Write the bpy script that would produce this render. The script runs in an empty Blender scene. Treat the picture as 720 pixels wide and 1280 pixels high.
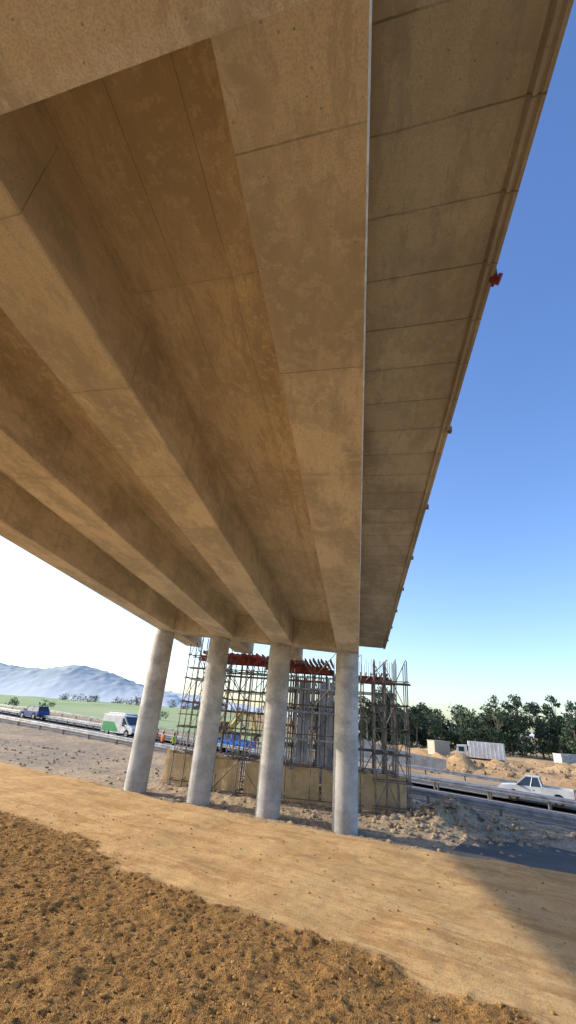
import bpy, bmesh, math, random
import numpy as np
from mathutils import Vector, Matrix
random.seed(7); rng=np.random.default_rng(7)
PSI=.176; CP,SP=math.cos(PSI),math.sin(PSI)
EYE=1.65
def W(lat,D): return (lat*CP-D*SP, lat*SP+D*CP)
def inv(x,y): return (x*CP+y*SP, -x*SP+y*CP)
scene=bpy.context.scene
COL=scene.collection

# ---------------------------------------------------------------- helpers
class MB:
    def __init__(s): s.v=[];s.f=[];s.m=[]
    def add(s,vs,fs,mi=0):
        o=len(s.v); s.v+= [tuple(v) for v in vs]
        for f in fs: s.f.append(tuple(i+o for i in f)); s.m.append(mi)
    def box(s,c,d,mi=0,rz=0,M=None):
        hx,hy,hz=d[0]/2,d[1]/2,d[2]/2
        vs=[]
        for z in(-hz,hz):
            for x,y in((-hx,-hy),(hx,-hy),(hx,hy),(-hx,hy)):
                p=Vector((x,y,z))
                if M is not None: p=M@p
                elif rz: p=Matrix.Rotation(rz,3,'Z')@p
                vs.append((c[0]+p[0],c[1]+p[1],c[2]+p[2]))
        s.add(vs,[(3,2,1,0),(4,5,6,7),(0,1,5,4),(1,2,6,5),(2,3,7,6),(3,0,4,7)],mi)
    def beam(s,p,q,w,h,mi=0):
        p=Vector(p);q=Vector(q);d=q-p;d.normalize()
        up=Vector((0,0,1)) if abs(d.z)<.95 else Vector((1,0,0))
        a=d.cross(up).normalized();b=a.cross(d).normalized()
        vs=[]
        for e in(p,q):
            for i,j in((-1,-1),(1,-1),(1,1),(-1,1)): vs.append(e+a*(i*w/2)+b*(j*h/2))
        s.add(vs,[(3,2,1,0),(4,5,6,7),(0,1,5,4),(1,2,6,5),(2,3,7,6),(3,0,4,7)],mi)
    def tube(s,p,q,r,n=6,mi=0,r2=None,cap=True):
        p=Vector(p);q=Vector(q);d=(q-p)
        if d.length<1e-6:return
        d.normalize(); up=Vector((0,0,1)) if abs(d.z)<.95 else Vector((1,0,0))
        a=d.cross(up).normalized();b=a.cross(d).normalized(); r2=r if r2 is None else r2
        vs=[]
        for e,rr in((p,r),(q,r2)):
            for i in range(n):
                t=2*math.pi*i/n; vs.append(e+a*(math.cos(t)*rr)+b*(math.sin(t)*rr))
        fs=[(i,(i+1)%n,n+(i+1)%n,n+i) for i in range(n)]
        if cap: fs+= [tuple(range(n-1,-1,-1)),tuple(range(n,2*n))]
        s.add(vs,fs,mi)
    def extr(s,poly,y0,y1,mi=0,M=None):
        n=len(poly)
        vs=[(x,y0,z) for x,z in poly]+[(x,y1,z) for x,z in poly]
        fs=[(i,(i+1)%n,n+(i+1)%n,n+i) for i in range(n)]+[tuple(range(n-1,-1,-1)),tuple(range(n,2*n))]
        s.add(vs,fs,mi)
    def obj(s,name,mats,parent=None,smooth=False,bevel=0,loc=None,rz=0):
        me=bpy.data.meshes.new(name); me.from_pydata(s.v,[],s.f)
        for m in mats: me.materials.append(m)
        me.polygons.foreach_set('material_index',s.m)
        bm=bmesh.new();bm.from_mesh(me);bmesh.ops.recalc_face_normals(bm,faces=bm.faces);bm.to_mesh(me);bm.free()
        if smooth: me.shade_smooth()
        o=bpy.data.objects.new(name,me); COL.objects.link(o)
        if parent: o.parent=parent
        if loc: o.location=loc
        if rz: o.rotation_euler[2]=rz
        if bevel:
            b=o.modifiers.new('bevel','BEVEL'); b.width=bevel; b.segments=2; b.limit_method='ANGLE'; b.angle_limit=math.radians(40)
        return o
def empty(name,loc=(0,0,0),rz=0):
    e=bpy.data.objects.new(name,None); COL.objects.link(e); e.location=loc; e.rotation_euler[2]=rz; return e

# ---------------------------------------------------------------- materials
class NT:
    def __init__(s,name):
        s.mat=bpy.data.materials.new(name); s.mat.use_nodes=True; s.t=s.mat.node_tree; s.b=s.t.nodes['Principled BSDF']
        s.co=s.t.nodes.new('ShaderNodeTexCoord').outputs['Object']
    def n(s,k,**kw):
        x=s.t.nodes.new(k)
        for a,b in kw.items(): setattr(x,a,b)
        return x
    def link(s,a,b): s.t.links.new(a,b)
    def setin(s,sock,v):
        if isinstance(v,bpy.types.NodeSocket): s.link(v,sock)
        else: sock.default_value=v
    def math(s,op,a,b=0.0,c=None):
        x=s.n('ShaderNodeMath',operation=op); s.setin(x.inputs[0],a); s.setin(x.inputs[1],b)
        if c is not None: s.setin(x.inputs[2],c)
        return x.outputs[0]
    def noise(s,scale,detail=4,rough=.55,vec=None,dist=0):
        x=s.n('ShaderNodeTexNoise'); x.inputs['Scale'].default_value=scale;x.inputs['Detail'].default_value=detail
        x.inputs['Roughness'].default_value=rough; x.inputs['Distortion'].default_value=dist
        s.link(vec if vec is not None else s.co,x.inputs['Vector']); return x.outputs['Fac']
    def scaled(s,v,rz=0):
        src=s.co
        if rz:
            r=s.n('ShaderNodeMapping'); r.inputs['Rotation'].default_value=(0,0,rz); s.link(src,r.inputs['Vector']); src=r.outputs[0]
        m=s.n('ShaderNodeMapping'); m.inputs['Scale'].default_value=v; s.link(src,m.inputs['Vector']); return m.outputs[0]
    def rng(s,f,a,b,c=0.,d=1.,smooth=True):
        x=s.n('ShaderNodeMapRange'); 
        if smooth: x.interpolation_type='SMOOTHSTEP'
        s.setin(x.inputs[0],f)
        for i,v in enumerate((a,b,c,d)): s.setin(x.inputs[i+1],v)
        return x.outputs[0]
    def mix(s,f,a,b,mode='MIX'):
        x=s.n('ShaderNodeMix',data_type='RGBA',blend_type=mode)
        s.setin(x.inputs[0],f)
        for i,v in((6,a),(7,b)):
            if not isinstance(v,bpy.types.NodeSocket): v=(*v[:3],1)
            s.setin(x.inputs[i],v)
        return x.outputs[2]
    def bump(s,h,strength,dist=.02,prev=None):
        x=s.n('ShaderNodeBump'); s.setin(x.inputs['Strength'],strength); x.inputs['Distance'].default_value=dist; s.link(h,x.inputs['Height'])
        if prev is not None: s.link(prev,x.inputs['Normal'])
        return x.outputs[0]
    def done(s,color,rough=.8,normal=None,metal=0,spec=.3):
        s.setin(s.b.inputs['Base Color'],color if isinstance(color,bpy.types.NodeSocket) else (*color[:3],1))
        s.setin(s.b.inputs['Roughness'],rough); s.b.inputs['Metallic'].default_value=metal
        s.b.inputs['Specular IOR Level'].default_value=spec
        if normal is not None: s.link(normal,s.b.inputs['Normal'])
        return s.mat
def concrete(name,base,joints=(),stain=.5,warm=(.36,.25,.13),scuff=.5):
    t=NT(name)
    big=t.noise(.9,4,.65,vec=t.scaled((1,.5,1))); mid=t.noise(6,3,.75); fine=t.noise(60,1,.6)
    dark=tuple(c*.58 for c in base); light=tuple(min(.92,c*1.2) for c in base)
    c=t.mix(t.rng(big,.42,.62),base,dark)
    # water marks: thin dark tide lines where the broad noise crosses a level
    tide=t.math('ABSOLUTE',t.math('SUBTRACT',big,.49))
    c=t.mix(t.math('MULTIPLY',t.rng(tide,0,.014,1,0),t.math('MULTIPLY',t.rng(mid,.4,.6),.5)),c,tuple(x*.35 for x in base))
    c=t.mix(t.math('MULTIPLY',t.rng(mid,.50,.62),scuff),c,light)
    blot=t.noise(2.4,5,.8,vec=t.scaled((1.3,.30,1)))
    c=t.mix(t.math('MULTIPLY',t.rng(blot,.50,.62),stain),c,warm)
    c=t.mix(t.math('MULTIPLY',t.rng(blot,.47,.37),.55),c,dark)
    c=t.mix(t.math('MULTIPLY',t.rng(fine,.4,.68),.5),c,dark)
    vor=t.n('ShaderNodeTexVoronoi'); vor.inputs['Scale'].default_value=10; t.link(t.co,vor.inputs['Vector'])
    hole=t.math('MULTIPLY',t.rng(vor.outputs['Distance'],.05,.13,1,0),t.rng(mid,.46,.54))
    c=t.mix(t.math('MULTIPLY',hole,.85),c,tuple(x*.22 for x in base))
    h=t.math('ADD',t.math('MULTIPLY',mid,.4),t.math('MULTIPLY',fine,.25))
    sep=t.n('ShaderNodeSeparateXYZ'); t.link(t.co,sep.inputs[0])
    wob=t.math('MULTIPLY',t.math('SUBTRACT',big,.5),.05)
    for (ax,skew,sp,off,w,st_) in joints:
        if ax=='y': s_=t.math('ADD',sep.outputs['Y'],t.math('MULTIPLY',sep.outputs['X'],skew))
        elif ax=='x': s_=sep.outputs['X']
        else: s_=sep.outputs['Z']
        s_=t.math('ADD',t.math('SUBTRACT',s_,off-1000*sp),wob)
        m=t.math('MODULO',s_,sp); d=t.math('MINIMUM',m,t.math('SUBTRACT',sp,m))
        line=t.rng(d,w*.3,w,1,0)
        idx=t.math('FLOOR',t.math('DIVIDE',s_,sp)); wn=t.n('ShaderNodeTexWhiteNoise',noise_dimensions='1D'); t.link(idx,wn.inputs['W'])
        c=t.mix(t.math('MULTIPLY',wn.outputs['Value'],.28),c,dark)
        halo=t.math('MULTIPLY',t.rng(d,0,.14,.5,0),t.rng(mid,.42,.6))
        c=t.mix(halo,c,dark)
        c=t.mix(t.math('MULTIPLY',t.math('MULTIPLY',line,st_),t.rng(big,.35,.55,.35,1)),c,tuple(x*.28 for x in base))
        h=t.math('SUBTRACT',h,t.math('MULTIPLY',line,.6))
    return t.done(c,.85,t.bump(h,.6,.02),spec=.2)
def flat(name,col,rough=.6,metal=0,var=.25,scale=8,spec=.4,bump=.15):
    t=NT(name); nz=t.noise(scale,2,.6)
    c=t.mix(t.rng(nz,.3,.7),tuple(x*(1-var) for x in col),tuple(min(1,x*(1+var*.5)) for x in col))
    return t.done(c,rough,t.bump(nz,bump,.01) if bump else None,metal,spec)
m_girder=concrete('concrete_girder',(.86,.75,.56),[('y',.146,2.45,4.2,.010,.6)],.35,(.68,.53,.34),.4)
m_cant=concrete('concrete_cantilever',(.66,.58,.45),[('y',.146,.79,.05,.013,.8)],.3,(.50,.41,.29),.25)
m_slab=concrete('concrete_slab',(.82,.69,.49),[('y',.146,4.9,3.6,.009,.5),('x',0,.78,-1.75,.008,.45)],.7,(.50,.37,.22),.6)
m_cap=concrete('concrete_cap',(.84,.74,.57),[],.3,(.64,.52,.36),.4)
m_capedge=concrete('concrete_cap_arris',(.88,.80,.66),[],.3,(.6,.47,.30))
m_col=concrete('concrete_column',(.64,.61,.56),[('z',0,3.0,1.2,.008,.3)],.15,(.48,.42,.34),.3)
m_grey=concrete('concrete_grey',(.42,.41,.39),[('y',0,2.4,0,.02,.5)],.15)
m_edge=flat('concrete_arris',(.70,.66,.58),.8)
m_red=flat('red_plastic',(.22,.02,.02),.5)
m_clip=flat('clip_steel',(.24,.17,.13),.7)
m_steel=flat('scaffold_steel',(.22,.185,.155),.6,.3,.6,3)
m_rust=flat('rusty_steel',(.20,.10,.06),.75,.2,.5,5)
m_redbeam=flat('red_formwork_beam',(.36,.07,.035),.7,0,.5,3)
m_timber=flat('timber_plank',(.28,.17,.09),.85,0,.5,3)
m_galv=flat('galvanised_steel',(.42,.43,.44),.42,.7,.3,2)
m_post=flat('rail_post',(.20,.17,.13),.8)
m_shut=flat('shutter_steel',(.46,.47,.47),.6,.1,.35,2)
m_rubber=flat('tyre_rubber',(.02,.02,.02),.85)
m_rim=flat('wheel_rim',(.35,.35,.36),.35,.8)
m_glass=flat('vehicle_glass',(.025,.035,.045),.08,0,.1,2,.7,0)
m_black=flat('black_trim',(.03,.03,.032),.6)
m_lamp=flat('lamp_lens',(.65,.65,.62),.15,0,.1,2,.6,0)
m_tail=flat('tail_lens',(.35,.02,.02),.2,0,.1,2,.6,0)
m_white=flat('white_paint',(.66,.65,.62),.35,0,.2,.8,.5,0)
m_blue=flat('blue_paint',(.02,.16,.58),.28,0,.1,2,.5,0)
m_dblue=flat('dark_blue_paint',(.02,.07,.24),.28,0,.1,2,.5,0)
m_green=flat('green_livery',(.04,.30,.10),.35,0,.1,2,.5,0)
m_yellow=flat('yellow_paint',(.62,.38,.03),.45,0,.2,3)
m_orange=flat('orange_cloth',(.75,.17,.03),.8)
m_lime=flat('hivis_cloth',(.55,.65,.05),.8)
m_navy=flat('navy_cloth',(.03,.04,.08),.85)
m_skin=flat('skin',(.20,.11,.07),.6)

# ---------------------------------------------------------------- bridge
SOF=EYE+4.2
C_,G_=-.0864,-.0382
def bz(x,y,dz=0): return SOF+C_*x+G_*y+dz
bridge=empty('concrete_bridge')
Y0,Y1=-7.0,28.0
SK=-.146
def prism(name,sec,y0,y1,mat,mats=None,mi=None,bevel=0,skew=True,parent=bridge,segs=1):
    mb=MB(); n=len(sec); ys=[y0+(y1-y0)*i/segs for i in range(segs+1)]
    for yy in ys:
        for x,dz in sec:
            y=yy+(SK*x if skew else 0); mb.v.append((x,y,bz(x,y,dz)))
    for k in range(segs):
        for i in range(n):
            mb.f.append((k*n+i,k*n+(i+1)%n,(k+1)*n+(i+1)%n,(k+1)*n+i)); mb.m.append(mi[i] if mi else 0)
    mb.f.append(tuple(range(n-1,-1,-1)));mb.m.append(0)
    mb.f.append(tuple(range(segs*n,segs*n+n)));mb.m.append(0)
    return mb.obj(name,mats or [mat],parent,bevel=bevel)
H=1.2584
gir=[(-1.03,.072),(-4.53,-3.383),(-8.0,-6.69),(-11.6,-10.48)]
for i,(a,b) in enumerate(gir):
    ch=.022
    if i==0:
        prism('girder',[(a,0),(b-.018,0),(b,.025),(b,H+.02),(a,H+.02)],Y0,Y1,None,[m_girder,m_edge],[0,1,0,0,0])
    else:
        prism('girder',[(a+ch,0),(b-ch,0),(b,ch),(b,H+.02),(a,H+.02),(a,ch)],Y0,Y1,m_girder)
prism('deck_slab',[(-11.58,H),(.05,H),(.05,H+.28),(-11.58,H+.28)],Y0,Y1,m_slab)
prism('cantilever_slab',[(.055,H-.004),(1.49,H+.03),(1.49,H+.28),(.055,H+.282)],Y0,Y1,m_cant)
prism('edge_drip',[(1.49,H+.06),(1.53,H+.06),(1.53,H+.27),(1.49,H+.27)],Y0,Y1-.002,m_cant)
prism('edge_fascia',[(1.53,H-.02),(1.57,H-.02),(1.58,H+.01),(1.61,H+.01),(1.61,H-.01),(1.65,H-.01),(1.65,H+1.15),(1.53,H+1.05)],Y0,Y1+.003,m_cant)
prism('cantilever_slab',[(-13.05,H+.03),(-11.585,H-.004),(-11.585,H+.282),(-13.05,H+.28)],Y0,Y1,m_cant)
prism('edge_fascia',[(-13.25,H-.02),(-13.06,H-.02),(-13.06,H+1.05),(-13.25,H+1.1)],Y0,Y1+.003,m_cant)
YP=23.62-.0743
for (x0,x1) in [(-3.380,-1.033),(-6.687,-4.533),(-10.477,-8.003)]:
    prism('pier_diaphragm',[(x0,.012),(x1,.012),(x1,H-.003),(x0,H-.003)],YP-.55,YP+.55,m_girder)
mb=MB()
prof=[(-1.0,-.03),(.90,-.03),(1.05,.0),(1.05,H-.01),(-1.0,H-.01)]
for x in(-11.75,.05):
    for (y,dz) in prof: yy=y+SK*x; mb.v.append((x,yy,bz(x,yy,dz)))
n=5
mb.f=[(i,(i+1)%n,n+(i+1)%n,n+i) for i in range(n)]+[tuple(range(n)),tuple(range(n,2*n))]; mb.m=[0,1,0,0,0,0,0]
mb.obj('abutment_beam',[m_cap,m_capedge],bridge)
mb=MB(); mb.box((-5.8,-.75,2.0),(11.2,1.2,7.0),rz=math.atan(SK)); o=mb.obj('abutment_wall',[m_cap],bridge); o.location=(0,-1.3,-.35)
for i,y in enumerate([-2.2,.85,3.97,7.0,9.99,13.3,16.4,19.4,22.4,25.4]):
    mb=MB(); z=bz(1.65,y,H)
    if i==2:
        mb.tube((1.62,y,z+.02),(1.71,y,z-.01),.05,10); mb.tube((1.70,y,z-.0),(1.74,y,z-.02),.07,10); mb.box((1.665,y,z+.03),(.03,.18,.12))
    else:
        mb.tube((1.62,y,z+.02),(1.70,y,z-.01),.035,10); mb.box((1.68,y,z+.03),(.05,.10,.10))
    mb.obj('drain_outlet',[m_red if i==2 else m_clip],bridge)

# ---------------------------------------------------------------- terrain
def ss(x,a,b):
    t=np.clip((x-a)/(b-a),0,1); return t*t*(3-2*t)
def hsh(i,j,s):
    n=np.sin(i*127.1+j*311.7+s*74.7)*43758.5453; return n-np.floor(n)
def vn(x,y,s=0):
    i=np.floor(x);j=np.floor(y);fx=x-i;fy=y-j;fx=fx*fx*(3-2*fx);fy=fy*fy*(3-2*fy)
    return (hsh(i,j,s)*(1-fx)+hsh(i+1,j,s)*fx)*(1-fy)+(hsh(i,j+1,s)*(1-fx)+hsh(i+1,j+1,s)*fx)*fy
def fbm(x,y,o=4,s=0):
    a=.5;r=0;t=0
    for k in range(o):
        ca,sa=math.cos(.6*k+.3),math.sin(.6*k+.3)
        X=(x*ca-y*sa)*2**k+17*k; Y=(x*sa+y*ca)*2**k-9*k
        r=r+a*vn(X,Y,s+k);t+=a;a*=.5
    return r/t-.5
NX,NY=.527,.85
def zh(lat): return -2.0-.033*np.clip(lat,-45,45)
def crest(lat): return np.interp(lat,[-120,-60,-30,-7.7,-.93,2.7,4.5,8,14,30],[90,48,29.5,14.7,10.2,8.4,7.7,6.5,5,3])
def gmask(lat,D):
    b=4.95-.745*lat+.35
    return 1-ss(D-b+fbm(lat*1.1,D*1.1,4,61)*.8+fbm(lat*9,D*9,2,63)*.3,-.10,.14)
def Z(lat,D,fine=True):
    lat=np.asarray(lat,float);D=np.asarray(D,float)
    n=NX*lat+NY*D
    h=zh(lat); low=h-.45+.45*ss(n,28.5,31)
    e=D-crest(lat)+fbm(lat*.7,D*.7,3,5)*.9
    k=ss(e,-.4,5.2)
    z=low*k
    z=z-.3*ss(n,32.6,34)*(1-ss(n,53,54.6))
    far=np.clip(n-56,0,700)
    z=z+far*.011+fbm(lat*.02,D*.02,4,9)*np.clip(far*.03,0,5)
    ew=ss(lat,4,14)*ss(n,56,64)*(1-ss(n,105,135))
    z=z+ew*(fbm(lat*.09,D*.09,4,3)+.10)*2.4+ew*np.maximum(fbm(lat*.22,D*.22,4,33)-.08,0)*5.5
    z=z+1.0*np.exp(-(((lat-9.8)/2.8)**2+((D-27.0)/1.6)**2))*(1+fbm(lat*1.5,D*1.5,4,2)*1.4)
    if fine:
        near=(1-ss(np.hypot(lat,D-6),20,40))
        gb=gmask(lat,D)
        z=z+near*(fbm(lat*1.3,D*1.3,3,11)*.06)
        f1=fbm(lat*9,D*9,4,21)
        z=z+near*gb*(f1*.035+np.maximum(fbm(lat*24,D*24,3,31),-.05)*.055+np.maximum(fbm(lat*3,D*3,3,35),.02)*.09)
        # compacted, tracked surface: scrapes run parallel to the crest
        a_=lat*.85-D*.527; q=(D-(9.0-.62*lat))*.85
        z=z+near*(1-gb)*(1-k)*(fbm(a_*.6,q*3,3,41)*.020+fbm(lat*11,D*11,4,43)*.010)
        w_=fbm(a_*.4,a_*0+3.,2,48)*.5
        rut=np.exp(-((q+.9+w_)/.12)**2)+np.exp(-((q-.8+w_)/.12)**2)
        z=z-near*(1-k)*(1-gb)*rut*.010*(1+1.5*fbm(lat*2,D*2,3,47))
        z=z+near*k*fbm(lat*2.2,D*2.2,4,51)*.22
    return z
def axis(dense,ratio_lo,lo,ratio_hi,hi):
    a=list(dense); s=a[1]-a[0]; x=a[0]; L=[]
    while x>lo: s*=ratio_lo; x-=s; L.append(x)
    s=a[-1]-a[-2]; x=a[-1]; Hh=[]
    while x<hi: s*=ratio_hi; x+=s; Hh.append(x)
    return np.array(L[::-1]+a+Hh)
ax=axis(np.arange(-5.5,3.4,.022),1.035,-4200,1.035,4200)
ay=axis(list(np.arange(2.6,7.6,.018))+list(np.arange(7.6,15,.04)),1.25,-300,1.028,4500)
LA,DD=np.meshgrid(ax,ay)
ZZ=Z(LA,DD)
nx,ny=len(ax),len(ay)
co=np.empty((ny*nx,3),np.float32)
co[:,0]=(LA*CP-DD*SP).ravel();co[:,1]=(LA*SP+DD*CP).ravel();co[:,2]=ZZ.ravel()
I=(np.arange(ny-1)[:,None]*nx+np.arange(nx-1)[None,:]).ravel()
F=np.stack([I,I+1,I+nx+1,I+nx],1).astype(np.int32)
me=bpy.data.meshes.new('ground'); me.vertices.add(len(co)); me.vertices.foreach_set('co',co.ravel())
me.loops.add(F.size); me.loops.foreach_set('vertex_index',F.ravel()); me.polygons.add(len(F))
me.polygons.foreach_set('loop_start',np.arange(0,F.size,4,dtype=np.int32)); me.polygons.foreach_set('loop_total',np.full(len(F),4,np.int32))
me.update(); me.validate(); me.shade_smooth()
N_=NX*LA+NY*DD
kk=ss(DD-crest(LA),-.2,3.5)
at=me.color_attributes.new('zone','FLOAT_COLOR','POINT')
cc=np.zeros((ny*nx,4),np.float32)
cc[:,0]=gmask(LA,DD).ravel()
cc[:,1]=(ss(N_,57,62)*(1-ss(LA+.12*DD+fbm(LA*.05,DD*.05,3,77)*16,6,24))).ravel()
cc[:,2]=kk.ravel()*(1-ss(N_,56,60)).ravel()
cc[:,3]=(ss(N_,110,150)*ss(LA,0,30)).ravel()
at.data.foreach_set('color',cc.ravel())
SROT=math.radians(21.7)
def soil(name,mode):
    t=NT(name)
    att=t.n('ShaderNodeVertexColor'); att.layer_name='zone'; sp=t.n('ShaderNodeSeparateColor'); t.link(att.outputs['Color'],sp.inputs[0])
    if mode=='near':
        n1=t.noise(.9,3,.65);n2=t.noise(7,3,.7);n3=t.noise(38,2,.7);n4=t.noise(150,1,.7)
        sand=t.mix(t.rng(n1,.35,.65),(.58,.385,.18),(.49,.31,.135))
        sand=t.mix(t.math('MULTIPLY',t.rng(n2,.5,.66),.35),sand,(.63,.45,.24))
        trk=t.noise(1.5,6,.8,vec=t.scaled((.6,1.7,1),SROT))
        sand=t.mix(t.math('MULTIPLY',t.rng(trk,.50,.58),.6),sand,(.34,.19,.075))
        trk2=t.noise(5,4,.75,vec=t.scaled((.22,3.,1),SROT))
        sand=t.mix(t.math('MULTIPLY',t.rng(trk2,.54,.64),.4),sand,(.66,.48,.27))
        sand=t.mix(t.math('MULTIPLY',t.rng(trk2,.46,.38),.35),sand,(.36,.22,.10))
        sand=t.mix(t.math('MULTIPLY',t.rng(n3,.53,.68),.5),sand,(.30,.175,.075))
        cl=t.mix(t.rng(n2,.35,.65),(.31,.17,.06),(.42,.25,.095))
        cl=t.mix(t.rng(n3,.47,.66),cl,(.17,.085,.03))
        cl=t.mix(t.math('MULTIPLY',t.rng(n4,.52,.68),.7),cl,(.56,.35,.14))
        gr=t.mix(t.rng(n2,.35,.65),(.40,.32,.22),(.27,.215,.15))
        gr=t.mix(t.math('MULTIPLY',t.rng(n3,.5,.7),.5),gr,(.16,.13,.09))
        c=t.mix(sp.outputs[0],sand,cl); c=t.mix(sp.outputs[2],c,gr)
        hh=t.math('ADD',t.math('MULTIPLY',n3,.6),t.math('MULTIPLY',n4,.5))
        return t.done(c,.95,t.bump(hh,t.math('ADD',.35,t.math('MULTIPLY',sp.outputs[0],.65)),.035),spec=.1)
    n1=t.noise(.25,3,.65);n2=t.noise(2.,4,.7);fl=t.noise(.02,3,.6)
    sand=t.mix(t.rng(n1,.35,.65),(.52,.34,.17),(.38,.235,.11)); sand=t.mix(t.math('MULTIPLY',t.rng(n2,.5,.62),.7),sand,(.24,.15,.08))
    gr=t.mix(t.rng(n2,.35,.65),(.40,.31,.21),(.25,.195,.135)); gr=t.mix(t.rng(n1,.45,.6),gr,(.45,.34,.21)); gr=t.mix(t.math('MULTIPLY',t.rng(t.noise(9,2),.50,.64),.7),gr,(.15,.12,.085))
    field=t.mix(t.rng(fl,.4,.6),(.26,.35,.15),(.36,.41,.21)); field=t.mix(t.math('MULTIPLY',t.rng(n1,.5,.65),.4),field,(.37,.35,.22))
    dry=t.mix(t.rng(fl,.4,.6),(.48,.36,.20),(.34,.27,.14)); dry=t.mix(t.math('MULTIPLY',t.rng(n1,.45,.6),.6),dry,(.26,.21,.11))
    c=t.mix(sp.outputs[2],sand,gr); c=t.mix(sp.outputs[1],c,field); c=t.mix(att.outputs['Alpha'],c,dry)
    return t.done(c,.95,t.bump(n2,.6,.15),spec=.1)
me.materials.append(soil('ground_soil','near')); me.materials.append(soil('ground_field','far'))
cl_=(LA[:-1,:-1]); cd_=DD[:-1,:-1]; me.polygons.foreach_set('material_index',((np.hypot(cl_,cd_-6)>17)).astype(np.int32).ravel())
g=bpy.data.objects.new('ground',me); COL.objects.link(g)
def zat(lat,D): return float(Z(np.array([lat]),np.array([D]),True)[0])
def zw(x,y): la,D=inv(x,y); return zat(la,D)

def rocks(name,pts,mat):
    ico=bmesh.new(); bmesh.ops.create_icosphere(ico,subdivisions=1,radius=1); bv=np.array([v.co[:] for v in ico.verts]); bf=[[v.index for v in f.verts] for f in ico.faces]; ico.free()
    V=[];Fc=[];o=0
    for (x,y,z,s) in pts:
        sc=s*(.6+.7*rng.random(3)); sc[2]*=.75
        v=bv*(1+.35*(rng.random((12,1))-.5))*sc; a=rng.random()*6.28; ca,sa=math.cos(a),math.sin(a)
        v=np.stack([v[:,0]*ca-v[:,1]*sa+x,v[:,0]*sa+v[:,1]*ca+y,v[:,2]+z+s*.2],1)
        V.append(v); Fc+= [[i+o for i in f] for f in bf]; o+=12
    me=bpy.data.meshes.new(name); me.from_pydata(np.concatenate(V).tolist(),[],Fc); me.materials.append(mat)
    ob=bpy.data.objects.new(name,me); COL.objects.link(ob); return ob
P=[]
NR=36000
la=rng.uniform(-6,4,NR); d=rng.uniform(2.6,9.5,NR); gm=gmask(la,d); keep=rng.random(NR)<(gm*.6+.045)
la,d=la[keep],d[keep]; zz=Z(la,d); sz=.004+.014*rng.random(len(la))**3.5
for a,b,c_,s in zip(la,d,zz,sz): x,y=W(a,b); P.append((x,y,c_,s))
t=NT('soil_clod'); nn=t.noise(9,2); m_clod=t.done(t.mix(t.rng(nn,.35,.65),(.27,.15,.055),(.44,.27,.11)),.95,None,spec=.1)
rocks('soil_clods',P,m_clod)
P=[]
for i in range(1200):
    a,b=rng.normal(9.8,3.0),rng.normal(26.4,1.8); x,y=W(a,b); P.append((x,y,zat(a,b),.03+.18*rng.random()**4))
for i in range(1100):
    a=rng.uniform(-30,14);b=rng.uniform(22,34)-.5*a; 
    if NX*a+NY*b<31: x,y=W(a,b); P.append((x,y,zat(a,b),.03+.12*rng.random()**3))
m_rubble=flat('rubble_stone',(.40,.30,.19),.95,0,.5,3)
rocks('rubble',P,m_rubble)
P=[]
for i in range(1300):
    a=rng.uniform(12,62);b=rng.uniform(58,105)-.3*a
    if NX*a+NY*b>58: x,y=W(a,b); P.append((x,y,zat(a,b),.08+.5*rng.random()**5))
rocks('rubble',P,flat('spoil_lump',(.34,.23,.13),.95,0,.6,1))

# ---------------------------------------------------------------- roads
def ns(n,s): return (NX*n-NY*s, NY*n+NX*s)
def strip(name,n0,n1,s0,s1,dz,mat,step=4,zf=None,dash=None,ragged=0):
    mb=MB()
    if dash is None: segs=[(s0,s1)]
    else:
        segs=[];s=s0
        while s<s1: segs.append((s,s+dash[0])); s+=dash[0]+dash[1]
    for a,b in segs:
        k=max(1,int((b-a)/step)); 
        o=len(mb.v)
        for i in range(k+1):
            s=a+(b-a)*i/k
            for n in(n0,n1):
                la,D=ns(n+(ragged*(random.random()-.5)),s); x,y=W(la,D); z=(zf or (lambda q,w:float(zh(q))))(la,D)+dz; mb.v.append((x,y,z))
        for i in range(k): mb.f.append((o+2*i,o+2*i+1,o+2*i+3,o+2*i+2)); mb.m.append(0)
    return mb.obj(name,[mat])
t=NT('asphalt'); a1=t.noise(.6,3);a2=t.noise(60,1)
m_asph=t.done(t.mix(t.rng(a2,.3,.7),t.mix(t.rng(a1,.4,.6),(.085,.08,.074),(.14,.125,.11)),(.055,.053,.05)),.85,t.bump(a2,.3,.01),spec=.25)
m_line=flat('road_paint',(.7,.7,.66),.7)
m_yline=flat('road_paint_yellow',(.65,.42,.06),.7)
strip('motorway',32.6,41.0,-110,420,.0,m_asph)
strip('motorway',43.6,53.6,-110,420,.0,m_asph)
strip('road_marking',33.6,33.75,-110,400,.004,m_yline)
strip('road_marking',40.2,40.35,-110,400,.004,m_line)
strip('road_marking',36.9,37.03,-110,300,.004,m_line,dash=(3,6))
strip('road_marking',44.3,44.45,-110,400,.004,m_line)
strip('road_marking',48.2,48.33,-110,300,.004,m_line,dash=(3,6))
strip('road_marking',52.2,52.35,-110,400,.004,m_yline)
strip('service_road',21.5,28.2,-90,4.8,.10,m_asph,step=.7,zf=lambda a,b: float(zh(a))-.45,ragged=.5)

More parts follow.
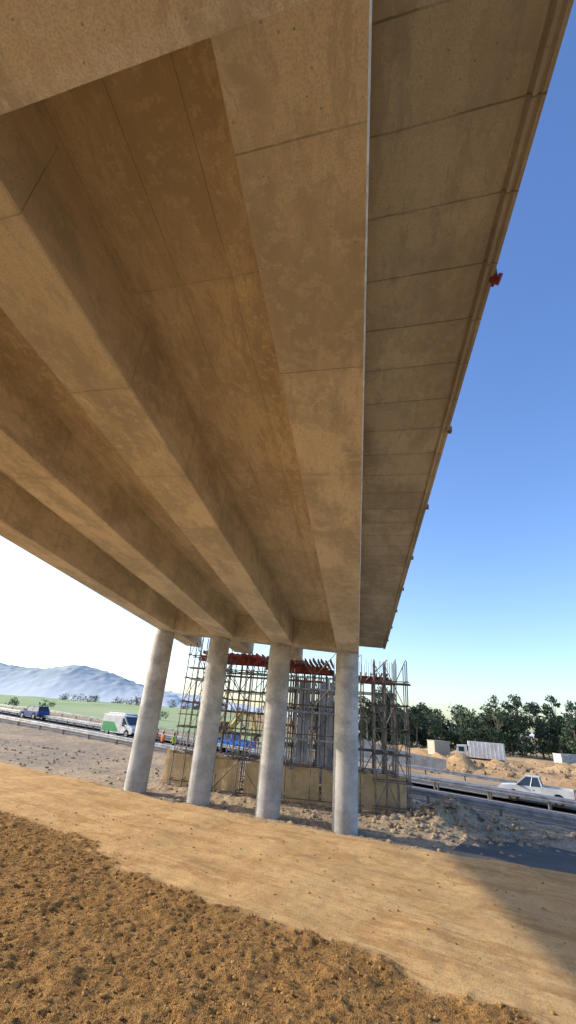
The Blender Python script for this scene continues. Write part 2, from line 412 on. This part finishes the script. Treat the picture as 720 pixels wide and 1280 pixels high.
def guardrail(n0,s0,s1,h=.72):
    e=empty('guardrail'); mb=MB(); 
    prof=[(0,.16),(.05,.12),(.05,.06),(0,.02),(0,-.02),(.05,-.06),(.05,-.12),(0,-.16)]
    S=list(np.arange(s0,s1,4.)); 
    for s in S:
        for (dn,dz) in prof:
            la,D=ns(n0-dn,s); x,y=W(la,D); mb.v.append((x,y,float(zh(la))+h-.16+dz))
    k=len(prof)
    for i in range(len(S)-1):
        for j in range(k-1): mb.f.append((i*k+j,i*k+j+1,(i+1)*k+j+1,(i+1)*k+j)); mb.m.append(0)
    o=mb.obj('rail_beam',[m_galv],e); o.modifiers.new('sol','SOLIDIFY').thickness=.006
    mb=MB()
    for s in S:
        la,D=ns(n0+.12,s); x,y=W(la,D); z=float(zh(la)); mb.box((x,y,z+.1),(.14,.12,1.2),rz=PSI)
    mb.obj('rail_posts',[m_post],e)
guardrail(31.5,-80,300); guardrail(41.8,-90,300); guardrail(42.9,-90,300); guardrail(54.8,-90,300)

cs=[(-.509-3.5976*i, 23.62+.1493*3.5976*i) for i in range(4)]
for i,(x,y) in enumerate(cs):
    mb=MB(); zt=bz(x,y,0)
    prof=[(-4.2,.575),(zt-.36,.575),(zt-.34,.575),(zt-.10,.56),(zt-.02,.50),(zt+.05,.50)]
    N=48
    for z,r in prof:
        for k in range(N): a=2*math.pi*k/N; mb.v.append((x+r*math.cos(a),y+r*math.sin(a),z))
    for j in range(len(prof)-1):
        for k in range(N): mb.f.append((j*N+k,j*N+(k+1)%N,(j+1)*N+(k+1)%N,(j+1)*N+k)); mb.m.append(0)
    mb.obj('pier_column',[m_col],bridge,smooth=True)

# ---------------------------------------------------------------- scaffolding
def scaff(mb,xs,ys,ztop,lift=2.0,diag=.5,r=.028,base=None,jit=.3):
    z0={}
    for x in xs:
        for y in ys:
            b=zw(x,y) if base is None else base; z0[(x,y)]=b
            mb.tube((x,y,b),(x+random.uniform(-.04,.04),y,ztop+random.uniform(0,jit)),r,6)
            mb.box((x,y,b+.03),(.2,.2,.04))
    zs=np.arange(min(z0.values())+.4,ztop,lift)
    for z in zs:
        for y in ys: mb.tube((xs[0]-.15,y,z),(xs[-1]+.15,y,z+random.uniform(-.03,.03)),r*.9,5)
        for x in xs: mb.tube((x,ys[0]-.15,z+.06),(x,ys[-1]+.15,z+.06),r*.9,5)
        for i in range(len(xs)-1):
            if random.random()<diag:
                y=random.choice([ys[0],ys[-1]]); a,b=(xs[i],xs[i+1]) if random.random()<.5 else (xs[i+1],xs[i])
                mb.tube((a,y+.04,z),(b,y+.04,z+lift),r*.8,5)
        for i in range(len(ys)-1):
            if random.random()<diag:
                x=random.choice([xs[0],xs[-1]]); mb.tube((x+.04,ys[i],z),(x+.04,ys[i+1],z+lift),r*.8,5)
sc=empty('access_scaffolding')
mb=MB()
scaff(mb,list(np.arange(-10.8,-8.4,.75)),[28.6,29.6,30.6],6.0,1.4,.8,.032)
scaff(mb,list(np.arange(-8.2,1.2,1.4)),[28.5,29.5],4.4,1.6,.8,.030)
scaff(mb,[1.0,1.6,2.2,2.8],[27.6,28.5,29.4],5.1,1.25,.9,.032)
mb.obj('tubes',[m_steel],sc)
mb=MB()
for (x0,x1,y,z) in [(-8.4,-2.2,29.1,3.9),(.9,2.9,28.1,4.0),(.9,2.9,28.9,1.6),(-10.9,-8.4,29.6,4.3),(-7,-4,29.1,1.4),(-10.9,-8.4,29.1,1.5)]:
    for k in range(4): mb.box(((x0+x1)/2,y-.4+k*.24,z+random.uniform(0,.02)),(x1-x0+random.uniform(0,.5),.21,.045))
mb.obj('planks',[m_timber],sc)
sh=empty('shoring_towers'); mb=MB()
scaff(mb,list(np.arange(-10.2,-6.0,.8)),[31.,32.4,34.],4.9,1.3,.9,.036)
scaff(mb,list(np.arange(-5.6,-1.2,.5)),[31.5,32.6,33.8,35.,36.2],4.6,1.15,.5,.04)
scaff(mb,list(np.arange(-.9,2.4,.65)),[32.,33.2,34.4],4.3,1.15,.6,.036)
mb.obj('props',[m_steel],sh)
mb=MB()
for k in range(9):
    x=-5.4+k*.5; 
    mb.box((x,31.2,1.2),(.10,.14,6.2)); 
    if k%3!=2: mb.box((x+.22,31.28,1.2),(.28,.03,5.8))
for z in (-1.,.6,2.2,3.6): mb.box((-3.3,31.1,z),(4.6,.10,.12))
mb.obj('steel_shutters',[m_shut],sh)
mb=MB()
for (x0,x1,y,z) in [(-10.8,-6.6,31.,4.95),(-10.6,-6.2,32.2,4.95),(-10.5,-6.8,33.5,5.15),(-6.2,-1.9,31.2,4.65),(-6.0,-1.6,32.4,4.65),(-6.1,-2.2,33.8,4.95),(-1.5,2.1,31.9,4.35),(-1.3,2.4,33.2,4.35)]:
    mb.box(((x0+x1)/2,y,z),(x1-x0,.14,.05),rz=.05); mb.box(((x0+x1)/2,y,z+.34),(x1-x0,.14,.05),rz=.05); mb.box(((x0+x1)/2,y,z+.17),(x1-x0,.03,.32),rz=.05)
for k in range(15):
    x=-10.4+k*.28; mb.box((x,32.4,5.40+random.uniform(0,.08)),(.08,3.6+random.random(),.22),rz=random.uniform(-.05,.05))
for k in range(16):
    x=-6.1+k*.29; mb.box((x,32.4,5.34+random.uniform(0,.08)),(.08,3.2+random.random(),.22),rz=random.uniform(-.05,.05))
mb.obj('red_beams',[m_redbeam],sh)
mb=MB()
for k in range(16):
    x=-6.1+k*.28; mb.box((x,32.6,5.12+random.uniform(0,.06)),(.09,3.4+random.random(),.16),rz=random.uniform(-.04,.04))
for k in range(11):
    x=-1.4+k*.33; mb.box((x,32.8,4.82),(.09,2.6+random.random(),.14),rz=random.uniform(-.04,.04))
mb.box((-8.6,33,5.62),(3.2,2.6,.03),rz=-.04)
mb.obj('timber_bearers',[m_timber],sh)
mb=MB()
for (a,b) in [((-10.6,30.5,3.2),(-9.2,31.5,6.8)),((-10.0,30.5,3.0),(-7.6,32,6.4)),((.2,31,4),(1.9,30,5.6)),((-7.5,31,4.5),(-7.3,31,6.0)),((-5.0,31,4.5),(-5.1,31,5.9))]: mb.tube(a,b,.035)
mb.obj('raking_tubes',[m_steel],sh)
mb=MB()
for k in range(30):
    x=-1.5+k*.14; mb.tube((x,31.4+.2*(k%2),4.2),(x+random.uniform(-.05,.05),31.4,5.3+random.uniform(0,.5)),.014,4)
mb.obj('starter_bars',[m_rust],sh)

hd=empty('site_hoarding')
t=NT('debris_netting'); nb=t.noise(1.2,3); c=t.mix(t.rng(nb,.35,.65),(.76,.56,.30),(.58,.42,.22)); c=t.mix(t.math('MULTIPLY',t.rng(t.noise(7,2),.5,.7),.4),c,(.38,.27,.16))
m_net=t.done(c,.8,t.bump(t.noise(3,2,vec=t.scaled((3,3,.4))),.8,.1),spec=.2)
tr=t.n('ShaderNodeBsdfTranslucent'); t.link(c,tr.inputs['Color']); mx=t.n('ShaderNodeMixShader'); mx.inputs[0].default_value=.35
t.link(t.b.outputs[0],mx.inputs[1]); t.link(tr.outputs[0],mx.inputs[2]); t.link(mx.outputs[0],t.t.nodes['Material Output'].inputs['Surface'])
mb=MB(); X=np.arange(-11.4,2.75,.15)
for x in X:
    y=28.95+.04*math.sin(x*5)+.05*math.sin(x*1.7+1); b=zw(x,28.9)
    for j in range(4): mb.v.append((x,y+.02*math.sin(x*9+j),b+.05+j*(1.7+.10*math.sin(x*2.1)+.07*math.sin(x*5.3))/3))
for i in range(len(X)-1):
    if i in(31,32,62): continue
    for j in range(3): mb.f.append((i*4+j,(i+1)*4+j,(i+1)*4+j+1,i*4+j+1)); mb.m.append(0)
mb.obj('netting',[m_net],hd)
mb=MB()
for x in np.arange(-11.4,2.8,1.9): b=zw(x,28.9); mb.box((x,29.08,b+.9),(.07,.07,2.0))
mb.beam((-11.4,29.05,zw(-11.4,28.9)+1.7),(2.75,29.05,zw(2.75,28.9)+1.7),.05,.09)
mb.obj('frame',[m_timber],hd)

x,y=W(15.5,61); mb=MB()
mb.extr([(-6,-1.0),(6,-1.0),(6,1.2),(2,1.5),(-6,2.9)],-.3,.3)
mb.box((-6.4,1.5,1.4),(.9,4,4.8))
mb.obj('retaining_wall',[m_grey],loc=(x,y,zat(15.5,61)),rz=PSI-.35)

# ---------------------------------------------------------------- vehicles
TD=math.atan2(-NY*SP+NX*CP, -NY*CP-NX*SP)
def wheel(mb,x,y,r,w,sgn):
    N=20
    mb.tube((x,y-w/2,r),(x,y+w/2,r),r,N,2); mb.tube((x,y+sgn*(w/2-.01),r),(x,y+sgn*(w/2+.015),r),r*.62,12,3)
    mb.tube((x,y+sgn*(w/2+.0),r),(x,y+sgn*(w/2+.03),r),r*.16,8,4)
def arch(x,r,z,n=8): return [(x+r*math.cos(a),z+r*math.sin(a)) for a in np.linspace(0,math.pi,n)]
MATS=lambda p,q:[p,m_glass,m_rubber,m_rim,m_black,m_lamp,m_tail,q or p]
def frustum(mb,x0,x1,w0,z0,X0,X1,w1,z1,mi):
    vs=[(x0,-w0/2,z0),(x1,-w0/2,z0),(x1,w0/2,z0),(x0,w0/2,z0),(X0,-w1/2,z1),(X1,-w1/2,z1),(X1,w1/2,z1),(X0,w1/2,z1)]
    mb.add(vs,[(3,2,1,0),(4,5,6,7),(0,1,5,4),(1,2,6,5),(2,3,7,6),(3,0,4,7)],mi); return vs
def vehicle(name,kind,paint,lat,D,yaw,second=None,z=None):
    x,y=W(lat,D); e=empty(name,(x,y,(float(zh(lat)) if z is None else z)),yaw)
    mb=MB(); wl=MB()
    if kind=='pickup':
        Wd,r=1.8,.37; xf,xr=1.55,-1.5
        poly=[(-2.55,.45)]+[(xr-.45,.42)]+arch(xr,.46,.37)[::-1]+[(xr+.45,.35),(xf-.45,.35)]+arch(xf,.46,.37)[::-1]+[(2.5,.4),(2.62,.6),(2.58,.88),(2.4,1.0),(1.25,1.12),(-.5,1.12),(-.5,.98),(-2.55,.98)]
        mb.extr(poly,-Wd/2,Wd/2,0)
        for s in(-1,1): mb.box((-1.55,s*.85,1.06),(2.0,.08,.18),0)
        mb.box((-2.5,0,1.06),(.08,1.74,.18),0); mb.box((-.52,0,1.06),(.06,1.74,.18),0)
        cab=(-.5,1.3,1.68,1.10,-.35,.55,1.4,1.74)
    elif kind=='suv':
        Wd,r=1.85,.36; xf,xr=1.35,-1.35
        poly=[(-2.2,.4)]+arch(xr,.44,.36)[::-1]+arch(xf,.44,.36)[::-1]+[(2.1,.38),(2.25,.6),(2.15,.9),(1.2,1.06),(-2.1,1.08),(-2.25,.8)]
        mb.extr(poly,-Wd/2,Wd/2,0); cab=(-2.12,1.25,1.7,1.05,-1.75,.45,1.35,1.66)
    elif kind=='van':
        Wd,r=1.95,.36; xf,xr=1.7,-1.5
        poly=[(-2.55,.4)]+arch(xr,.44,.36)[::-1]+arch(xf,.44,.36)[::-1]+[(2.5,.38),(2.62,.6),(2.5,1.0),(1.75,1.28),(.95,2.1),(.7,2.2),(-2.4,2.2),(-2.55,2.05)]
        mb.extr(poly,-Wd/2,Wd/2,0); cab=None
        g=MB()
        vs=[(1.80,-.86,1.29),(1.80,.86,1.29),(1.03,.82,2.05),(1.03,-.82,2.05)]; g.add([(a+.02,b,c+.02) for a,b,c in vs],[(0,1,2,3)],1)
        for s in(-1,1):
            yy=s*(Wd/2+.004); g.add([(1.62,yy,1.28),(.75,yy,1.28),(.75,yy,1.92),(1.0,yy,1.92)],[(0,1,2,3)],1)
            g.add([(.4,yy,.5),(-2.45,yy,.5),(-2.45,yy,1.45),(-.6,yy,1.45)],[(0,1,2,3)],7)
            g.box((.62,s*(Wd/2+.002),1.2),(.02,.01,1.5),4)
        g.box((-2.56,0,1.6),(.01,1.4,.55),1)
        g.obj('windows_livery',MATS(paint,second),e)
    if cab:
        x0,x1,w0,z0,X0,X1,w1,z1=cab
        vs=frustum(mb,x0,x1,w0,z0,X0,X1,w1,z1,1)
        gg=MB()
        gg.box(((X0+X1)/2,0,z1+.02),(X1-X0+.12,w1+.06,.07),0)
        for i in range(4): gg.beam(vs[i],vs[i+4],.07,.09,0)
        xm=(x0+x1)/2-.1; Xm=(X0+X1)/2
        for s in(-1,1): gg.beam((xm,s*w0/2,z0),(Xm,s*w1/2,z1),.08,.03,0)
        gg.obj('roof_pillars',MATS(paint,second),e,bevel=.015)
    front=2.6 if kind!='suv' else 2.22; rear=-2.56 if kind!='suv' else -2.24
    for s in(-1,1):
        wheel(wl,xf,s*(Wd/2-.12),r,.22,s); wheel(wl,xr,s*(Wd/2-.12),r,.22,s)
        wl.box((front-.05,s*(Wd/2-.25),.80),(.1,.32,.16),5); wl.box((rear+.01,s*(Wd/2-.1),.85),(.06,.14,.3),6)
        wl.box((1.05,s*(Wd/2+.1),1.18),(.12,.2,.16),4)
        wl.box((0.1,s*(Wd/2+.005),.88),(.16,.02,.03),4)
    wl.box((front,0,.72),(.05,.9,.2),4); wl.box((front-.02,0,.46),(.12,Wd*.94,.16),4); wl.box((rear,0,.48),(.12,Wd*.9,.16),4)
    wl.box((front+.035,0,.5),(.02,.45,.11),5)
    mb.obj('body',MATS(paint,second),e,bevel=.035)
    wl.obj('wheels_trim',MATS(paint,second),e)
    return e
vehicle('pickup_truck','pickup',m_white,20.9,39.2,TD)
vehicle('delivery_van','van',m_white,-16.8,56.5,TD+math.pi,m_green)
vehicle('delivery_van','van',m_white,-19.5,66,TD+math.pi,m_white)
vehicle('suv_car','suv',m_dblue,-34,70.5,TD)
vehicle('pickup_truck','pickup',m_blue,-4.0,53.5,TD)
def truck(lat,D,yaw):
    x,y=W(lat,D); e=empty('box_truck',(x,y,zat(lat,D)+.15),yaw); mb=MB()
    mb.box((-.2,0,.85),(6,.9,.25),4); mb.extr([(1.5,.6),(2.9,.6),(3.0,1.5),(2.75,2.35),(1.5,2.45)],-1.05,1.05,0)
    mb.box((2.93,0,1.95),(.06,1.85,.7),1,M=Matrix.Rotation(-.28,3,'Y'))
    for s in(-1,1): mb.box((2.25,s*1.055,1.9),(.75,.02,.6),1)
    mb.box((-1.0,0,1.95),(4.6,2.3,2.0),0)
    for k in range(9): mb.box((-3.1+k*.52,-1.16,1.95),(.05,.03,1.9),0); mb.box((-3.1+k*.52,1.16,1.95),(.05,.03,1.9),0)
    for xx in(2.3,-1.9):
        for s in(-1,1): wheel(mb,xx,s*.92,.45,.3,s)
    mb.box((3.02,0,.7),(.15,2.1,.3),4); mb.obj('body',MATS(m_white,None),e,bevel=.02)
truck(29.4,69,PSI+math.pi-.35)
def container(lat,D,yaw,mat,L=3.2):
    x,y=W(lat,D); mb=MB(); mb.box((0,0,.9),(L,2.0,1.9))
    for k in range(int(L/.3)): mb.box((-L/2+.15+k*.3,-1.02,.9),(.12,.05,1.7)); mb.box((-L/2+.15+k*.3,1.02,.9),(.12,.05,1.7))
    mb.box((L/2+.02,0,.9),(.04,.8,1.6),1); mb.box((0,0,1.9),(L+.1,2.1,.08))
    mb.obj('site_container',[mat,m_black],loc=(x,y,zat(lat,D)),rz=yaw)
container(26.2,76,.4,flat('faded_container',(.42,.38,.30),.7),2.6); container(63,104,.5,m_shut,5)
def excav(lat,D,yaw,s=1):
    x,y=W(lat,D); e=empty('excavator',(x,y,zat(lat,D)+.0),yaw); mb=MB()
    for k in(-1,1):
        mb.extr([(-1.7,.35),(-1.4,0),(1.4,0),(1.7,.35),(1.4,.75),(-1.4,.75)],k*1.1-.25,k*1.1+.25,1)
    mb.box((-.5,0,1.35),(2.8,2.3,.9),0); mb.box((.5,.65,2.1),(1.3,.95,1.5),2); mb.box((.5,.65,2.9),(1.4,1.05,.12),0)
    mb.box((-1.6,0,1.7),(.7,2.2,.7),0)
    mb.beam((.9,-.2,1.5),(2.6,-.2,4.2),.3,.5); mb.beam((2.6,-.2,4.2),(4.4,-.2,3.9),.3,.42); mb.beam((4.4,-.2,4.1),(5.0,-.2,1.6),.25,.35)
    mb.extr([(4.6,1.6),(5.4,1.7),(5.3,.9),(4.7,.7),(4.4,1.1)],-.7,.3,1); mb.tube((1.4,-.2,1.8),(2.7,-.2,3.4),.08,8,1)
    mb.obj('body',[m_yellow,m_black,m_glass],e,bevel=.03)
excav(-6.6,66,PSI+.4)

def worker(lat,D,yaw,top,pose):
    x,y=W(lat,D); z=zat(lat,D); e=empty('construction_worker',(x,y,z),yaw)
    vs=[(0,0,.95),(0,0,1.15),(0,0,1.38),(0,0,1.50),
        (0,.10,.90),(.06*pose,.12,.5),(-.02,.12,.08),(.12,.12,.04),
        (0,-.10,.90),(-.06*pose,-.12,.5),(-.1*pose,-.12,.08),(.04,-.12,.04),
        (0,.2,1.40),(.05,.25,1.12),(.25,.22,1.0),
        (0,-.2,1.40),(-.03,-.26,1.12),(.12,-.26,.9)]
    ed=[(0,1),(1,2),(2,3),(0,4),(4,5),(5,6),(6,7),(0,8),(8,9),(9,10),(10,11),(2,12),(12,13),(13,14),(2,15),(15,16),(16,17)]
    rad=[.15,.15,.17,.07,.11,.075,.055,.05,.11,.075,.055,.05,.08,.055,.04,.08,.055,.04]
    me=bpy.data.meshes.new('body'); me.from_pydata(vs,ed,[]); me.materials.append(top)
    o=bpy.data.objects.new('body',me); COL.objects.link(o); o.parent=e
    o.modifiers.new('skin','SKIN')
    for i,rr in enumerate(rad): me.skin_vertices[0].data[i].radius=(rr,rr)
    me.skin_vertices[0].data[0].use_root=True
    o.modifiers.new('sub','SUBSURF').levels=1
    mb=MB(); mb.tube((0,0,1.5),(0,0,1.75),.09,12,0,.08); mb.tube((0,0,1.70),(0,0,1.83),.13,12,1,.07); mb.tube((0,0,1.70),(.05,0,1.715),.15,12,1)
    mb.box((.095,0,1.60),(.03,.03,.05),0)
    for s in(-1,1): mb.tube((0,s*.11,.86),(0,s*.125,.15),.125,10,2,.09)
    mb.obj('head_helmet_trousers',[m_skin,m_yellow,m_navy],e,smooth=False)
for (a,b,yw,tm,p) in [(-10.3,48,1,m_orange,1),(-9.0,47,3,m_lime,-1),(-11.5,50,2,m_orange,.5)]: worker(a,b,yw,tm,p)

# ---------------------------------------------------------------- trees
t=NT('foliage'); fn=t.noise(.25,1); f3=t.noise(2.5,1)
c=t.mix(t.rng(fn,.35,.65),(.045,.075,.045),(.085,.118,.062)); c=t.mix(t.math('MULTIPLY',t.rng(f3,.45,.7),.5),c,(.11,.14,.09))
m_leaf=t.done(c,.7,spec=.2)
m_bark=flat('bark',(.20,.16,.12),.9)
def tree(mb,x,y,z,h,w,nleaf,ls=1.,low=.12):
    lean=rng.normal(0,.04,2)*h; top=Vector((x+lean[0],y+lean[1],z+h*.75))
    mb.tube((x,y,z-.5),top,h*.022,6,1,h*.008,cap=False)
    cl=[]
    nc=int(14+rng.random()*8)
    for k in range(nc):
        f=low+(.94-low)*rng.random(); a=rng.random()*6.283; rr=w*.5*(1-abs(f-.5)*.9)*math.sqrt(rng.random())
        c=Vector((x+lean[0]*f+math.cos(a)*rr,y+lean[1]*f+math.sin(a)*rr,z+h*f)); cl.append((c,w*(.14+.13*rng.random())))
        st=Vector((x+lean[0]*f*.6,y+lean[1]*f*.6,z+h*f*.62)); mb.tube(st,c,h*.008,4,1,h*.003,cap=False)
    per=nleaf//nc
    for c,r in cl:
        v=rng.normal(0,1,(per,3)); v/=np.linalg.norm(v,axis=1)[:,None]; v*=(r*(.45+.6*rng.random((per,1)))); v[:,2]*=.85
        for p in v:
            s=(.24+.34*rng.random())*ls; q=Vector(p)+c
            a=Vector(rng.normal(0,1,3)).normalized()*s; b=Vector(rng.normal(0,1,3)).normalized()*s
            o=len(mb.v); mb.v+= [tuple(q-a*.6),tuple(q+b*.7),tuple(q+a),tuple(q-b*.5)]; mb.f.append((o,o+1,o+2,o+3)); mb.m.append(0)
def treeline(name,items,nleaf,ls=1.):
    mb=MB()
    for it_ in items:
        la,D,h,w=it_[:4]
        x,y=W(la,D); tree(mb,x,y,zat(la,D),h,w,nleaf,ls,it_[4] if len(it_)>4 else .12)
    me=bpy.data.meshes.new(name); me.from_pydata(mb.v,[],mb.f); me.materials.append(m_leaf); me.materials.append(m_bark); me.polygons.foreach_set('material_index',mb.m)
    o=bpy.data.objects.new(name,me); COL.objects.link(o)
it=[]
for k in range(40):
    f=k/39; la=20+f*99+rng.normal(0,1.2); D=150-f*22+rng.normal(0,5); hgt=8.5+4.5*f+rng.normal(0,1.9); 
    it.append((la,D,max(6,hgt),hgt*.62+rng.random()*2))
for (s_,hh_) in [(.20,13),(.235,15),(.25,14),(.30,12),(.46,14),(.49,16),(.515,17),(.56,15),(.60,18),(.63,16),(.68,17)]:
    it.append((s_*138,138,hh_,5.5+rng.random()*1.5,.35))
treeline('tree_line',it,1150)
it=[(12+rng.random()*130,160+rng.normal(0,5),9+rng.random()*4,10) for k in range(50)]
treeline('tree_line',it,500,1.6)
it=[(-110+rng.random()*85,112+rng.normal(0,16),.8+rng.random()*1.3,2+rng.random()*2) for k in range(30)]
treeline('shrub_row',it,100,.6)
it=[(-230+rng.random()*240,520+rng.normal(0,30),5+rng.random()*5,9) for k in range(45)]
treeline('tree_line',it,150,1.6)

# ---------------------------------------------------------------- hills
def hills(name,D0,tab,mat,depth):
    s=np.linspace(tab[0][0],tab[-1][0],300); v=np.linspace(0,1,50)
    S,V=np.meshgrid(s,v)
    Dv=D0+depth*V; base=np.interp(S,[a for a,b in tab],[b for a,b in tab])
    hh=base*D0*np.sin(np.clip(V*1.0,0,1)*math.pi*.5)**1.3*(1+fbm(S*9,V*2.2,5,13)*.3*V)+fbm(S*90,V*14,4,8)*D0*.010*V
    lat=S*D0*(1+.2*V)
    me=bpy.data.meshes.new(name); vs=np.stack([(lat*CP-Dv*SP).ravel(),(lat*SP+Dv*CP).ravel(),(hh-4+1.65*V).ravel()],1)
    nx=300; I=(np.arange(49)[:,None]*nx+np.arange(nx-1)[None,:]).ravel()
    me.from_pydata(vs.tolist(),[],np.stack([I,I+1,I+nx+1,I+nx],1).tolist()); me.shade_smooth(); me.materials.append(mat)
    o=bpy.data.objects.new(name,me); COL.objects.link(o)
def hillmat(name,a,b,zt,haze_tint):
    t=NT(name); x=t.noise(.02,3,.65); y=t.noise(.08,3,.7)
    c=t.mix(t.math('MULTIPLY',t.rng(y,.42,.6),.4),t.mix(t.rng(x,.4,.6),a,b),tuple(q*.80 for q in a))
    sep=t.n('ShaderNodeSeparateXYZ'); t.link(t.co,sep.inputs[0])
    return t.done(t.mix(t.rng(sep.outputs['Z'],0,zt,.85,0),c,haze_tint),1,spec=0)  # haze painted into the colour, palest at the foot; no fog volume
hills('hill',1000,[(-1.6,.05),(-1.1,.09),(-.75,.095),(-.6,.098),(-.5,.112),(-.43,.098),(-.36,.075),(-.30,.062),(-.24,.045),(-.15,.0)],hillmat('forest_painted_haze',(.36,.42,.43),(.43,.48,.48),85,(.66,.69,.68)),500)  # blue-grey forest tones include painted aerial haze
hills('hill',2200,[(-1.0,.05),(-.5,.06),(-.3,.055),(-.2,.05),(-.1,.035),(.05,.02),(.3,.018),(.8,.02)],hillmat('distant_hill_painted_haze',(.54,.60,.64),(.57,.62,.66),90,(.70,.73,.74)),900)  # paler far ridge: distance haze is in its base colours

# ---------------------------------------------------------------- light
EL=math.radians(26.5)
dx,dy=-1.0,.10
az=math.atan2(dx,dy)
sun=bpy.data.lights.new('sun','SUN'); sun.energy=5; sun.angle=math.radians(.6); sun.color=(1,.91,.78)
so=bpy.data.objects.new('sun',sun); COL.objects.link(so)
dirv=Vector((math.sin(az)*math.cos(EL),math.cos(az)*math.cos(EL),math.sin(EL)))
so.rotation_euler=dirv.to_track_quat('Z','Y').to_euler()
w=bpy.data.worlds.new('World'); scene.world=w; w.use_nodes=True; nt=w.node_tree
sky=nt.nodes.new('ShaderNodeTexSky'); sky.sky_type='NISHITA'; sky.sun_disc=False; sky.sun_elevation=EL; sky.sun_rotation=az
sky.dust_density=1.6; sky.air_density=1.0; sky.ozone_density=2.0
hs=nt.nodes.new('ShaderNodeHueSaturation'); hs.inputs['Hue'].default_value=.510; hs.inputs['Saturation'].default_value=1.2; hs.inputs['Value'].default_value=2.15
nt.links.new(sky.outputs[0],hs.inputs['Color']); nt.links.new(hs.outputs[0],nt.nodes['Background'].inputs[0]); nt.nodes['Background'].inputs[1].default_value=.15
scene.view_settings.view_transform='Standard'; scene.view_settings.look='None'; scene.view_settings.exposure=0

# ---------------------------------------------------------------- camera
F_=546.9957; pitch=.4423; roll=.0813
cam=bpy.data.cameras.new('camera'); co_=bpy.data.objects.new('camera',cam); COL.objects.link(co_)
cam.sensor_fit='VERTICAL'; cam.sensor_height=36; cam.lens=36*F_/1280; cam.clip_end=12000; cam.clip_start=.05
f=Vector((-math.sin(PSI)*math.cos(pitch),math.cos(PSI)*math.cos(pitch),math.sin(pitch)))
r0=Vector((CP,SP,0)); u0=r0.cross(f)
r=r0*math.cos(roll)+u0*math.sin(roll); u=-r0*math.sin(roll)+u0*math.cos(roll)
M=Matrix((( r.x,u.x,-f.x,0),(r.y,u.y,-f.y,0),(r.z,u.z,-f.z,EYE),(0,0,0,1)))
co_.matrix_world=M
scene.camera=co_
